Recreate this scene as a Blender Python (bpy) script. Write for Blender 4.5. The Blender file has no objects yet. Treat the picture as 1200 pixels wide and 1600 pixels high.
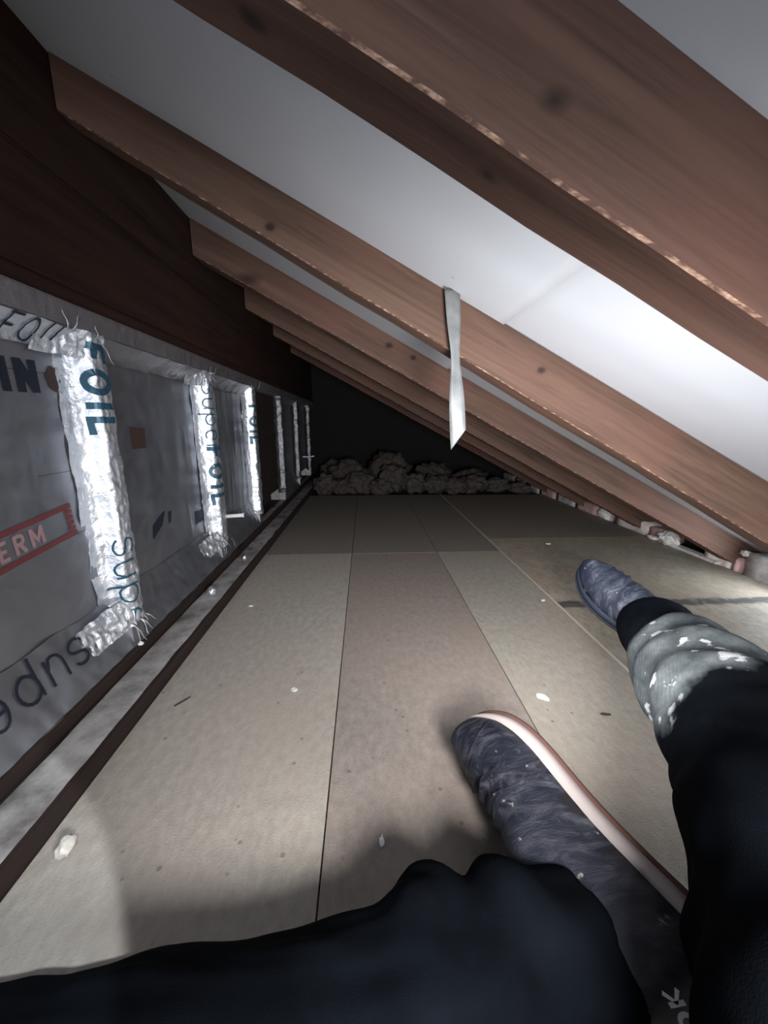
import bpy, bmesh, math, random
from mathutils import Vector, Matrix, noise
random.seed(7)
S = bpy.context.scene
COL = S.collection
pi = math.pi

# ------------------------------------------------------------------ camera
H = .46
PITCH = math.atan(138/600.); YAW = math.atan(30/math.hypot(600, 138))
cam = bpy.data.cameras.new('camera'); cam.sensor_fit = 'AUTO'; cam.sensor_width = 36
cam.lens = 600/1600*36; cam.clip_start = .01
co = bpy.data.objects.new('camera', cam); COL.objects.link(co)
co.location = (0, 0, H); co.rotation_euler = (pi/2-PITCH, 0, -YAW); S.camera = co
# ------------------------------------------------------------------ world, exposure
w = bpy.data.worlds.new('world'); S.world = w; w.use_nodes = True
w.node_tree.nodes['Background'].inputs[0].default_value = (.55, .62, .75, 1)
w.node_tree.nodes['Background'].inputs[1].default_value = .10
S.view_settings.view_transform = 'Standard'; S.view_settings.look = 'None'
S.view_settings.exposure = .15; S.view_settings.gamma = 1; S.view_settings.use_curve_mapping = False

def light(name, kind, loc, to, power, size=.1, color=(1, 1, 1), spot=None, blend=.5):
    l = bpy.data.lights.new(name, kind); l.energy = power; l.color = color
    if kind == 'AREA': l.shape = 'DISK'; l.size = size
    else: l.shadow_soft_size = size
    if kind == 'SPOT': l.spot_size = math.radians(spot); l.spot_blend = blend
    o = bpy.data.objects.new(name, l); COL.objects.link(o); o.location = loc
    o.rotation_euler = (Vector(to)-Vector(loc)).to_track_quat('-Z', 'Y').to_euler()
    return o
# hand torch held low beside the viewer, an added soft fill from behind, and the phone's own small light, cut off by its edge, on the left
light('torch', 'SPOT', (.16, .27, .27), (.56, 1.20, .50), 12.5, .05, (1, .985, .985), 168, 1.)
light('torch_behind', 'SPOT', (.13, -.12, .40), (.12, .80, .0), 32, .07, (1, .985, .97), 112, .9)
light('back_fill', 'AREA', (.30, -.95, .34), (.2, .5, .25), 15, .5, (.86, .93, 1))
# daylight leaking in at the eaves, beyond the second rafter
light('eaves_daylight', 'AREA', (1.185, .90, .092), (.5, .98, .36), 1.2, .035, (.85, .94, 1))
# added fill low on the right, out of view, brightening bricks and stained boards
light('side_fill', 'SPOT', (.80, .08, .19), (1.02, 1.15, .09), 5.5, .04, (1, .98, .97), 130, 1.)
light('phone_light', 'SPOT', (0, -.04, .50), (-.55, .05, 0), 13, .004, (.88, .95, 1), 64, .08)

# ------------------------------------------------------------------ material helper
def mat(name, base, rough=.7, metal=0., spec=.4):
    m = bpy.data.materials.new(name); m.use_nodes = True
    b = m.node_tree.nodes['Principled BSDF']
    b.inputs['Base Color'].default_value = (*base, 1)
    b.inputs['Roughness'].default_value = rough; b.inputs['Metallic'].default_value = metal
    b.inputs['Specular IOR Level'].default_value = spec
    return m
class N:
    """small node-graph helper"""
    def __init__(s, m): s.m = m; s.t = m.node_tree; s.n = s.t.nodes; s.b = s.n['Principled BSDF']
    def new(s, ty, **k):
        x = s.n.new(ty)
        for a, v in k.items(): setattr(x, a, v)
        return x
    def link(s, a, b): s.t.links.new(a, b)
    def coord(s, scale=(1, 1, 1), kind='Object', rot=(0, 0, 0), loc=(0, 0, 0)):
        c = s.new('ShaderNodeTexCoord'); mp = s.new('ShaderNodeMapping')
        mp.inputs['Scale'].default_value = scale; mp.inputs['Rotation'].default_value = rot; mp.inputs['Location'].default_value = loc
        s.link(c.outputs[kind], mp.inputs[0]); return mp.outputs[0]
    def coord2(s, rot, scale, loc):
        c = s.new('ShaderNodeTexCoord'); a = s.new('ShaderNodeMapping'); a.inputs['Rotation'].default_value = rot
        b = s.new('ShaderNodeMapping'); b.inputs['Scale'].default_value = scale; b.inputs['Location'].default_value = loc
        s.link(c.outputs['Object'], a.inputs[0]); s.link(a.outputs[0], b.inputs[0]); return b.outputs[0]
    def noise(s, vec, scale, detail=4, rough=.55, dist=0):
        x = s.new('ShaderNodeTexNoise'); s.link(vec, x.inputs['Vector'])
        x.inputs['Scale'].default_value = scale; x.inputs['Detail'].default_value = detail
        x.inputs['Roughness'].default_value = rough; x.inputs['Distortion'].default_value = dist
        return x.outputs[0]
    def vor(s, vec, scale, feature='F1'):
        x = s.new('ShaderNodeTexVoronoi'); x.feature = feature; s.link(vec, x.inputs['Vector'])
        x.inputs['Scale'].default_value = scale; return x.outputs['Distance']
    def ramp(s, fac, stops):
        x = s.new('ShaderNodeValToRGB'); s.link(fac, x.inputs[0]); e = x.color_ramp.elements
        while len(e) < len(stops): e.new(.5)
        for k, (p, c) in zip(e, stops):
            k.position = p; k.color = (*c, 1) if not isinstance(c, (int, float)) else (c, c, c, 1)
        return x.outputs[0]
    def mix(s, fac, a, b, mode='MIX'):
        x = s.new('ShaderNodeMix'); x.data_type = 'RGBA'; x.blend_type = mode
        for i, v in ((0, fac), (6, a), (7, b)):
            if hasattr(v, 'node'): s.link(v, x.inputs[i])
            else: x.inputs[i].default_value = v if isinstance(v, (int, float)) else (*v, 1)
        return x.outputs[2]
    def math(s, op, a, b=None, c=None):
        x = s.new('ShaderNodeMath', operation=op)
        for i, v in enumerate((a, b, c)):
            if v is None: continue
            if hasattr(v, 'node'): s.link(v, x.inputs[i])
            else: x.inputs[i].default_value = v
        return x.outputs[0]
    def bump(s, h, strength, dist=.002, prev=None):
        x = s.new('ShaderNodeBump'); s.link(h, x.inputs['Height'])
        x.inputs['Strength'].default_value = strength; x.inputs['Distance'].default_value = dist
        if prev is not None: s.link(prev, x.inputs['Normal'])
        return x.outputs[0]
    def set(s, **k):
        for a, v in k.items(): s.link(v, s.b.inputs[a.replace('_', ' ')])

def wood(name, dark, light_, along=0, seed=0, rough=.75, dust=0., spec=.3, knots=()):
    m = mat(name, light_, rough, 0, spec); g = N(m)
    dark = tuple(x*.50 for x in dark); light_ = tuple(x*.50 for x in light_)
    sc = [34, 34, 34]; sc[along] = 1.6
    v = g.coord2((0, -.48 if along == 0 else 0, 0), tuple(sc), (seed, seed*.7, seed*1.3))
    a = g.noise(v, 1.6, 7, .68, .5)
    c = g.ramp(a, [(.32, tuple(x*.7 for x in dark)), (.5, tuple(.5*(p+q) for p, q in zip(dark, light_))), (.7, tuple(x*1.15 for x in light_))])
    v2 = g.coord((1, 1, 1), loc=(seed, seed, 0))
    big = g.noise(v2, 6, 3)
    c = g.mix(g.ramp(big, [(.3, 0.0), (.7, .55)]), c, tuple(x*.72 for x in light_), 'MIX')
    rd = g.noise(g.coord((1, 1, 1), loc=(seed+4, seed, 3)), 4, 2)
    c = g.mix(g.ramp(rd, [(.45, 0.0), (.75, .5)]), c, (light_[0]*1.15, light_[1]*.86, light_[2]*.86))
    # knots
    sk = [5, 5, 5]; sk[along] = 2.4
    kn = g.vor(g.coord(tuple(sk), loc=(seed*2.1, seed, seed)), 1.0)
    c = g.mix(g.ramp(kn, [(.04, .85), (.11, 0.0)]), c, tuple(x*.32 for x in dark))
    for (kx, ky, kz, kr) in knots:
        ds = g.new('ShaderNodeVectorMath', operation='DISTANCE'); g.link(g.coord((.75, 1, 1)), ds.inputs[0]); ds.inputs[1].default_value = (kx*.75, ky, kz)
        c = g.mix(g.ramp(g.math('ADD', ds.outputs['Value'], g.math('MULTIPLY', g.math('SUBTRACT', big, .5), .01)), [(kr*.4, .9), (kr*.62, .3), (kr*1.0, 0.0)]), c, tuple(x*.25 for x in dark))
    if dust:
        dn = g.noise(g.coord((1, 1, 1)), 14, 6, .65)
        c = g.mix(g.ramp(dn, [(.5-.2*dust, 0.0), (.75-.1*dust, .9)]), c, (.5, .48, .47))
    f = g.noise(v, 3.0, 4)
    g.set(Base_Color=c, Normal=g.bump(f, .35, .0012))
    return m

# foil: rough aluminium with fine crumple
def foil(name, base=(.60, .61, .65), rough=.30, wr=.5, scale=60, dirt=.35, wd=.002):
    m = mat(name, base, rough, .88, .5); g = N(m)
    v = g.coord((1, 1, 1))
    n1 = g.noise(v, scale, 6, .62, .3); n2 = g.vor(g.coord((1, 2.2, 1)), scale*.45)
    b = g.bump(n2, wr*.6, wd, g.bump(n1, wr, wd))
    d = g.noise(v, 5, 4)
    c = g.mix(g.ramp(d, [(.35, 0.0), (.75, dirt)]), base, (.23, .22, .24))
    g.set(Base_Color=c, Normal=b, Roughness=g.ramp(n1, [(.2, rough*.75), (.8, rough*1.4)]))
    return m

def chip(name, base, seed, rough=.62, contrast=1., stain=0):
    m = mat(name, base, rough, 0, .35); g = N(m)
    v = g.coord((1, 1, 1), loc=(seed, seed*1.7, 0))
    fine = g.noise(v, 420, 3, .7); mid = g.noise(g.coord((1, .55, 1), loc=(seed, 2, 0)), 90, 4, .6)
    big = g.noise(v, 3.2, 5, .6)
    d = tuple(x*(1-.20*contrast) for x in base); l = tuple(min(1, x*(1+.16*contrast)) for x in base)
    c = g.mix(g.ramp(mid, [(.35, 0.0), (.7, .8)]), d, l)
    c = g.mix(g.ramp(fine, [(.3, .45), (.5, 0.0)]), c, tuple(x*.62 for x in base))
    c = g.mix(g.ramp(big, [(.35, 0.0), (.7, .65)]), c, (base[0]*.98, base[1]*.88, base[2]*.84))
    pits = g.vor(g.coord((1, 1, 1), loc=(seed*3, 0, 0)), 26)
    c = g.mix(g.ramp(pits, [(.05, .7), (.09, 0.0)]), c, tuple(x*.4 for x in base))
    if stain:
        # old glue / tar strip along the joint and grey patches
        geo = g.new('ShaderNodeTexCoord'); sep = g.new('ShaderNodeSeparateXYZ'); g.link(geo.outputs['Object'], sep.inputs[0])
        wob = g.noise(g.coord((1, 1, 1)), 30, 5)
        dy = g.math('ABSOLUTE', g.math('SUBTRACT', sep.outputs[1], stain))
        k = g.math('ADD', dy, g.math('MULTIPLY', g.math('SUBTRACT', wob, .5), .035))
        c = g.mix(g.ramp(k, [(.012, .9), (.022, 0.0)]), c, (.05, .05, .055))
        pt = g.noise(g.coord((1, 1, 1), loc=(9, 2, 1)), 11, 6, .7)
        c = g.mix(g.ramp(pt, [(.52, 0.0), (.62, .65)]), c, (.40, .38, .33))
    g.set(Base_Color=c, Normal=g.bump(fine, .7, .0010, g.bump(mid, .5, .0018)))
    return m

M = {}
M['rafter'] = wood('rafter_wood', (.115, .060, .044), (.235, .125, .092), 0, 1, knots=[(.103,.244,.628,.007),(.076,.27,.607,.006),(-.06,.27,.676,.008)])
M['rafter2'] = wood('rafter_wood_pale', (.155, .088, .062), (.290, .172, .125), 0, 5, knots=[(.302,.68,.549,.009),(-.142,.68,.754,.010)])
M['rafter3'] = wood('rafter_wood_dull', (.15, .085, .062), (.28, .165, .122), 0, 9, knots=[(.068,1.12,.668,.012),(.135,1.12,.637,.009)])
m = mat('worn_lit_arris', (.3, .2, .15), .55); M['arris'] = m; g = N(m)  # patchy worn arris, with its edge highlight painted into the colour
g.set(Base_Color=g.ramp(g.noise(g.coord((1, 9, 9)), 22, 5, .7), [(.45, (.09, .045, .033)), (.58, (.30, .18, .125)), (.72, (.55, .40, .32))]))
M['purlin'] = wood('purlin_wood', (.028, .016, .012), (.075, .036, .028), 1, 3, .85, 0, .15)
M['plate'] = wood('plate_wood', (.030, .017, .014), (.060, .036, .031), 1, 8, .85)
M['dusty'] = wood('dusty_plate_top', (.10, .095, .09), (.22, .21, .205), 1, 2, .8, 1)
M['foil'] = foil('panel_foil', (.37, .385, .43), .38, .25, 26, .3)
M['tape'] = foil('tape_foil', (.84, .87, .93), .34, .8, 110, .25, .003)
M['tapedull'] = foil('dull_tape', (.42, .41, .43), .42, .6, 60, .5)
M['tapefar'] = foil('shaded_tape', (.16, .16, .17), .36, .9, 60, .7, .004)  # darker copy of the tape: far-end dimness put into the colour
M['scrap'] = foil('scrap_foil', (.8, .82, .85), .35, .8, 120, .1)
M['teal'] = mat('teal_print', (.028, .085, .13), .4, .25)
M['navyprint'] = mat('dark_print', (.014, .018, .032), .5, .1)
M['red'] = mat('red_print', (.15, .038, .042), .5, .1)
M['pinkprint'] = mat('faded_print', (.33, .20, .21), .5, .1)
M['brownprint'] = mat('brown_print', (.06, .034, .03), .5, .1)
M['boardA'] = chip('chipboard_grey', (.40, .375, .335), 1)
M['boardB'] = chip('chipboard_tan', (.30, .262, .235), 4)
M['boardC'] = chip('chipboard_pale', (.375, .35, .305), 7)
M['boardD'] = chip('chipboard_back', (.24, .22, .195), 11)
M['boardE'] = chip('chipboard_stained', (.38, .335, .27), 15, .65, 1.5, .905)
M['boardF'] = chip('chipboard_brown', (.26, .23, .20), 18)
M['edge'] = mat('pale_edge', (.52, .46, .39), .7)
M['mortar'] = mat('plaster_lump', (.72, .72, .70), .9)
g = N(M['mortar']); n_ = g.noise(g.coord((1, 1, 1)), 70, 6); g.set(Base_Color=g.ramp(n_, [(.3, (.5, .47, .45)), (.65, (.78, .78, .76))]), Normal=g.bump(n_, .8, .004))
def brickm(name, a, b, seed):
    m = mat(name, a, .9); g = N(m); v = g.coord((1, 1, 1), loc=(seed, 0, 0)); n1 = g.noise(v, 22, 6, .65)
    g.set(Base_Color=g.ramp(n1, [(.35, b), (.62, a)]), Normal=g.bump(g.noise(v, 90, 5), .7, .003)); return m
M['brick_white'] = brickm('plastered_brick', (.78, .72, .70), (.55, .42, .39), 2)
M['brick_pink'] = brickm('pink_brick', (.62, .42, .40), (.46, .27, .25), 5)
M['brick_grey'] = brickm('grey_block', (.55, .53, .53), (.34, .30, .30), 8)
M['dark'] = mat('dark_void', (.012, .012, .012), .95)
M['wool'] = mat('rubble_wool', (.10, .09, .082), .95)
g = N(M['wool']); n_ = g.noise(g.coord((1, 1, 1)), 40, 8, .7); g.set(Base_Color=g.ramp(n_, [(.3, (.028, .023, .020)), (.7, (.125, .102, .09))]), Normal=g.bump(n_, 1, .01))
# roof underlay: fine woven white felt
m = mat('roof_underlay', (.60, .62, .655), .6, 0, .35); M['felt'] = m; g = N(m)
wv = g.new('ShaderNodeTexWave'); g.link(g.coord((1, 1, 1)), wv.inputs['Vector']); wv.inputs['Scale'].default_value = 300
n1 = g.noise(g.coord((1, .35, 1)), 9, 4); n2 = g.noise(g.coord((1, 1, 1)), 3, 3)
sp = g.vor(g.coord((1, 1, 1), loc=(3, 1, 0)), 11)
c = g.mix(g.ramp(n2, [(.35, 0.0), (.7, .6)]), (.57, .595, .645), (.53, .555, .595))
c = g.mix(g.ramp(sp, [(.02, .5), (.035, 0.0)]), c, (.25, .24, .22))
g.set(Base_Color=c, Normal=g.bump(wv.outputs['Fac'], .05, .0005, g.bump(n1, .35, .006)))
M['ribbon'] = mat('grey_ribbon', (.50, .52, .53), .45, 0, .5)
g = N(M['ribbon']); g.set(Base_Color=g.ramp(g.noise(g.coord((1, 1, 1)), 25, 4), [(.3, (.12, .125, .125)), (.7, (.24, .25, .255))]))
# trousers: navy-black cloth; dirty grey with white paint on the right shin
def cloth(name, base, dusty=False):
    m = mat(name, base, .95, 0, .03); g = N(m); v = g.coord((1, 1, 1))
    n1 = g.noise(v, 14, 5); fine = g.noise(g.coord((1, 1, 1)), 700, 2)
    c = g.ramp(n1, [(.3, tuple(x*.65 for x in base)), (.75, tuple(x*1.9 for x in base))])
    if dusty:
        geo = g.new('ShaderNodeTexCoord'); sep = g.new('ShaderNodeSeparateXYZ'); g.link(geo.outputs['Object'], sep.inputs[0])
        wob = g.noise(g.coord((1, 1, 1), loc=(2, 2, 2)), 12, 5)
        # dusty only on the lower right leg (x and y beyond the knee)
        a = g.math('ADD', sep.outputs[1], g.math('MULTIPLY', g.math('SUBTRACT', wob, .5), .10))
        lo = g.ramp(g.math('SUBTRACT', a, 0), [(.325, 0.0), (.35, 1.0)])
        xm = g.ramp(sep.outputs[0], [(.28, 0.0), (.31, 1.0)])
        dd = g.ramp(g.noise(g.coord((1, 1, 1), loc=(5, 3, 2)), 20, 6, .65), [(.3, (.035, .04, .044)), (.5, (.085, .098, .105)), (.75, (.19, .21, .215))])
        f = g.math('MULTIPLY', lo, xm)
        c = g.mix(f, c, dd)
        sp = g.noise(g.coord((1, 1, 1), loc=(1, 7, 4)), 38, 4, .5)
        pm = g.math('MULTIPLY', f, g.ramp(sp, [(.62, 0.0), (.655, .9)]))
        c = g.mix(pm, c, (.55, .57, .60))
        rib = g.new('ShaderNodeTexWave'); g.link(g.coord((1, 1, 1), rot=(0, 0, .6)), rib.inputs['Vector']); rib.inputs['Scale'].default_value = 110
        rf = g.math('MULTIPLY', rib.outputs['Fac'], f)
        g.set(Base_Color=c, Normal=g.bump(rf, .15, .001, g.bump(fine, .3, .001)))
    else:
        g.set(Base_Color=c, Normal=g.bump(fine, .3, .001))
    return m
M['trouser'] = cloth('navy_trousers', (.0018, .0025, .0038), True)
M['cuff'] = cloth('black_cuff', (.006, .008, .012))
def leather(name, base, scuff, amt):
    m = mat(name, base, .45, 0, .5); g = N(m)
    a = g.noise(g.coord((1.4, 4, 2)), 20, 8, .75, .7); b = g.noise(g.coord((1, 1, 1), loc=(4, 4, 4)), 9, 4)
    f = g.math('MULTIPLY', g.ramp(a, [(.48, 0.0), (.72, 1.0)]), g.ramp(b, [(.4, .1), (.65, amt)]))
    c = g.mix(f, base, scuff)
    s = g.noise(g.coord((1, 1, 1), loc=(1, 2, 8)), 60, 4); c = g.mix(g.ramp(s, [(.68, 0.0), (.72, amt)]), c, (.5, .47, .44))
    g.set(Base_Color=c, Roughness=g.ramp(a, [(.3, .4), (.8, .7)]), Normal=g.bump(a, .7, .003)); return m
M['shoe_near'] = leather('navy_leather', (.007, .010, .020), (.19, .175, .215), .5)
M['shoe_far'] = leather('lit_navy_leather', (.020, .027, .050), (.34, .36, .43), .95)  # lighter copy of the navy leather, its lit tone put into the colour
M['sole'] = mat('pale_sole', (.40, .345, .335), .7)
M['outsole'] = mat('brown_outsole', (.10, .045, .035), .8)
M['darksole'] = mat('navy_sole', (.02, .028, .05), .6)
M['skin'] = mat('skin', (.45, .27, .2), .6)
M['white'] = mat('white_lettering', (.55, .57, .58), .6)
M['stone'] = mat('crumb_of_glass_foam', (.56, .54, .49), .4, 0, .6)
M['chipw'] = mat('white_flake', (.72, .72, .70), .8)
M['splinter'] = mat('dark_splinter', (.05, .04, .03), .8)

# ------------------------------------------------------------------ mesh helpers
def link(name, me, m, parent=None):
    o = bpy.data.objects.new(name, me); COL.objects.link(o)
    if m is not None: me.materials.append(m)
    if parent is not None: o.parent = parent
    return o
def tag(o, label=None, cat=None, group=None, kind=None):
    if label: o['label'] = label
    if cat: o['category'] = cat
    if group: o['group'] = group
    if kind: o['kind'] = kind
    return o
def empty(name, loc=(0, 0, 0)):
    o = bpy.data.objects.new(name, None); o.empty_display_size = .05; COL.objects.link(o); o.location = loc; return o
def frombm(name, bm, m, parent=None, smooth=False):
    me = bpy.data.meshes.new(name); bmesh.ops.recalc_face_normals(bm, faces=bm.faces); bm.to_mesh(me); bm.free()
    if smooth:
        for p in me.polygons: p.use_smooth = True
    return link(name, me, m, parent)
def prism8(pts, bev=.0, seg=1):
    """hexahedron from 8 corners: 0-3 one end loop, 4-7 the other"""
    bm = bmesh.new(); v = [bm.verts.new(p) for p in pts]
    for f in ((0, 1, 2, 3), (7, 6, 5, 4), (0, 4, 5, 1), (1, 5, 6, 2), (2, 6, 7, 3), (3, 7, 4, 0)): bm.faces.new([v[i] for i in f])
    bmesh.ops.recalc_face_normals(bm, faces=bm.faces)
    if bev: bmesh.ops.bevel(bm, geom=list(bm.edges), offset=bev, segments=seg, affect='EDGES')
    return bm
def box(x0, x1, y0, y1, z0, z1, bev=.0, seg=1):
    return prism8([(x0, y0, z0), (x0, y1, z0), (x0, y1, z1), (x0, y0, z1), (x1, y0, z0), (x1, y1, z0), (x1, y1, z1), (x1, y0, z1)], bev, seg)
def nz(x, y, z=0, s=1): return noise.noise(Vector((x*s, y*s, z*s)))
def grid(fn, nu, nv, thick=0):
    """surface fn(i/nu, j/nv) -> point; thick adds a back layer"""
    bm = bmesh.new(); vs = [[bm.verts.new(fn(i/nu, j/nv)) for j in range(nv+1)] for i in range(nu+1)]
    for i in range(nu):
        for j in range(nv): bm.faces.new((vs[i][j], vs[i+1][j], vs[i+1][j+1], vs[i][j+1]))
    if thick:
        bmesh.ops.recalc_face_normals(bm, faces=bm.faces)
        bmesh.ops.solidify(bm, geom=list(bm.faces), thickness=thick)
    return bm

# monoline glyphs, cell 0..w x 0..1 (x-height for lower case .0-.7)
def arc(cx, cy, rx, ry, a0, a1, n=10): return [(cx+rx*math.cos(math.radians(a0+(a1-a0)*i/n)), cy+ry*math.sin(math.radians(a0+(a1-a0)*i/n))) for i in range(n+1)]
G = {
 's': (.62, [arc(.31, .535, .24, .165, 20, 270, 9)+arc(.31, .185, .26, .185, 90, -160, 9)]),
 'u': (.66, [[(.06, .7), (.06, .25)]+arc(.31, .25, .25, .25, 180, 300, 6)+[(.56, .3)], [(.56, .7), (.56, 0)]]),
 'p': (.70, [[(.06, .7), (.06, -.32)], arc(.34, .35, .29, .33, 0, 360, 16)]),
 'e': (.66, [[(.06, .37), (.58, .37)]+arc(.32, .35, .26, .35, 0, 310, 14)]),
 'r': (.46, [[(.06, .7), (.06, 0)], [(.06, .4)]+arc(.3, .4, .24, .28, 150, 70, 5)]),
 'F': (.58, [[(.08, 0), (.08, 1)], [(0, .93), (.56, .93)], [(.08, .52), (.46, .52)]]),
 'O': (.82, [arc(.4, .5, .31, .42, 0, 360, 18)]),
 'I': (.26, [[(.12, 0), (.12, 1)]]),
 'L': (.60, [[(.10, 1), (.10, 0)], [(0, .07), (.58, .07)]]),
 'T': (.62, [[(.31, 0), (.31, 1)], [(0, .93), (.62, .93)]]),
 'H': (.70, [[(.08, 0), (.08, 1)], [(.6, 0), (.6, 1)], [(.08, .5), (.6, .5)]]),
 'E': (.58, [[(.08, 0), (.08, 1)], [(0, .93), (.52, .93)], [(.08, .5), (.46, .5)], [(0, .07), (.52, .07)]]),
 'R': (.64, [[(.08, 0), (.08, 1)], [(.08, .94), (.35, .94)]+arc(.35, .72, .2, .22, 90, -90, 8)+[(.08, .5)], [(.3, .5), (.58, 0)]]),
 'M': (.86, [[(.08, 0), (.08, 1)], [(.08, .96), (.41, .25), (.74, .96)], [(.74, 0), (.74, 1)]]),
 'N': (.74, [[(.10, 0), (.10, 1)], [(.10, .95), (.62, .05)], [(.62, 0), (.62, 1)]]),
 'K': (.70, [[(.10, 0), (.10, 1)], [(.62, 1), (.16, .5), (.64, 0)]]),
}
def lettering(name, text, put, size, stroke, m, parent, start=0., gap=.14):
    """put(u, v) -> 3D point on the surface; u along the text, v up, in metres"""
    bm = bmesh.new(); x = start
    for ch in text:
        if ch == ' ': x += .5; continue
        wd, strokes = G[ch]
        for st in strokes:
            pts = []
            for a, b in zip(st[:-1], st[1:]):
                n = max(1, int(math.hypot(b[0]-a[0], b[1]-a[1])*size/.004))
                pts += [(a[0]+(b[0]-a[0])*i/n, a[1]+(b[1]-a[1])*i/n) for i in range(n)]
            pts.append(st[-1]); L = []; closed = math.hypot(st[0][0]-st[-1][0], st[0][1]-st[-1][1]) < 1e-4
            for i, p in enumerate(pts):
                a = pts[i-1] if i else (pts[-2] if closed else p); b = pts[i+1] if i < len(pts)-1 else (pts[1] if closed else p)
                tx, ty = b[0]-a[0], b[1]-a[1]; l = math.hypot(tx, ty) or 1
                hx, hy = -ty/l*stroke/2/size, tx/l*stroke/2/size
                L.append((bm.verts.new(put((x+p[0]+hx)*size, (p[1]+hy)*size)), bm.verts.new(put((x+p[0]-hx)*size, (p[1]-hy)*size))))
            for a, b in zip(L[:-1], L[1:]): bm.faces.new((a[0], a[1], b[1], b[0]))
        x += wd+gap
    o = frombm(name, bm, m, parent); return o
def patch(name, poly, put, m, parent):
    bm = bmesh.new(); bm.faces.new([bm.verts.new(put(*p)) for p in poly]); return frombm(name, bm, m, parent)

# ------------------------------------------------------------------ SETTING
YB, YE = -1.3, 3.35
XL, XR = -.365, 1.2
fl = tag(frombm('floor', box(-.62, 1.5, YB, YE+.4, -.08, -.024), M['dark']), kind='structure')
def board(x0, x1, y0, y1, m, dz=0.):
    return frombm('floor_board', box(x0+.0009, x1-.0009, y0+.0007, y1-.0007, -.022, dz, .0004), M[m], fl)
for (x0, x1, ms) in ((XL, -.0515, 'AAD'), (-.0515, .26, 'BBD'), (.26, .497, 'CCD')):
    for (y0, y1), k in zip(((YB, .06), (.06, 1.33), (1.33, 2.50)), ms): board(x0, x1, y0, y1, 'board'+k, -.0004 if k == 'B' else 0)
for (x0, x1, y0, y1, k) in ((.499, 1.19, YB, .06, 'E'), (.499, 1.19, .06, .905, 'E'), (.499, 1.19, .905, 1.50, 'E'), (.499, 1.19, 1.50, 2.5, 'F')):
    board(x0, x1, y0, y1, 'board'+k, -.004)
# edge strip that shows as the pale line along the middle boards
frombm('edge_strip', box(.4955, .5015, .0, 2.5, -.02, .0016, .0005), M['edge'], fl)

# roof plane: underlay z = .735 - .5 x ; rafters under it
def roofz(x, y=0): return .740-.008*min(1, max(0, (y-.74)/.3))-(.515+.04*min(max(y-.68, 0), .5))*x
ce = tag(frombm('ceiling', prism8([(-.46, YB, roofz(-.46)+.05), (-.46, YE+.3, roofz(-.46)+.05), (-.46, YE+.3, roofz(-.46)+.07), (-.46, YB, roofz(-.46)+.07),
     (1.6, YB, roofz(1.6)+.05), (1.6, YE+.3, roofz(1.6)+.05), (1.6, YE+.3, roofz(1.6)+.07), (1.6, YB, roofz(1.6)+.07)]), M['dark']), kind='structure')
RY = [-1.10, -.65, -.20, .243, .68, 1.12, 1.56, 2.0, 2.44, 2.88]
def sheet(x0, x1, off, ph):
    def f(u, v):
        x = x0+(x1-x0)*u; y = YB+(YE+.25-YB)*v
        # slack between neighbouring rafters, with soft drapes
        k = min(abs(y-r-.025) for r in RY); sag = min(1, k/.2)**2
        z = roofz(x, y)+off-.003*sag+.0045*sag*nz(x*2.2+ph, y*5, 0)+.003*sag*nz(x*3, y*16, 3)+.0035*sag*nz(x*13+y*3, y*2.5, 8+ph)*min(1, max(0, .5-x*1.5))
        return (x, y, z)
    return frombm('underlay_sheet', grid(f, 34, 260, .0006), M['felt'], ce, True)
sheet(-.455, .232, .0, 0); sheet(.21, 1.52, .004, 5)

# rafters: top on the roof plane, own depth and slope of the lower face
def rafter(y0, y1, zb, sb, m, label, x0=-.4315, x1=1.33, tw=0):
    n = 26; bm = bmesh.new(); rings = []
    for i in range(n+1):
        x = x0+(x1-x0)*i/n; j = .0016*nz(x*9, y0*7); j2 = .0022*nz(x*6+4, y0*3)
        zt = roofz(x, y0)+.0015+.0015*nz(x*14, y0); zl = zb-sb*x+j; yy = y1+tw*x
        c = .0019
        rings.append([bm.verts.new(p) for p in ((x, y0+j2, zt), (x, y0+j2, zl+c), (x, y0+j2+c, zl), (x, yy-c, zl+j), (x, yy, zl+c), (x, yy, zt))])
    for a, b in zip(rings[:-1], rings[1:]):
        for k in range(6): bm.faces.new((a[k], a[(k+1) % 6], b[(k+1) % 6], b[k]))
    bm.faces.new(rings[0]); bm.faces.new(rings[-1][::-1])
    bm.faces.ensure_lookup_table()
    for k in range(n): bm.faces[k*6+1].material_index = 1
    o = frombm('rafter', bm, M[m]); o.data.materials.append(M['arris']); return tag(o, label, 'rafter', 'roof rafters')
RL = {
 3: ('nearest brown rafter, crossing the top right of the view', 'rafter', .244, .293, .646, .505, 0),
 4: ('second rafter, the one the grey ribbon hangs from', 'rafter2', .68, .728, .658, .545, .010),
 5: ('third rafter, just beyond the thin white strip of underlay, its foot smeared with plaster', 'rafter3', 1.12, 1.185, .650, .53, 0),
 6: ('fourth rafter, its foot landing behind the white plaster lump', 'rafter3', 1.56, 1.615, .645, .527, 0),
 7: ('fifth rafter, half lost in shade beyond the fourth', 'rafter3', 2.0, 2.05, .645, .527, 0),
 8: ('sixth rafter, deep in the dark before the rubble', 'rafter', 2.44, 2.49, .645, .527, 0),
}
for i, (lb, mm, a, b, zb, sb, tw) in RL.items(): rafter(a, b, zb, sb, mm, lb, tw=tw)
rafter(-.22, -.17, .646, .505, 'rafter', 'rafter behind the viewer, first before the nearest one')
rafter(-.66, -.61, .646, .505, 'rafter', 'rafter behind the viewer, second before the nearest one')

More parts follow.
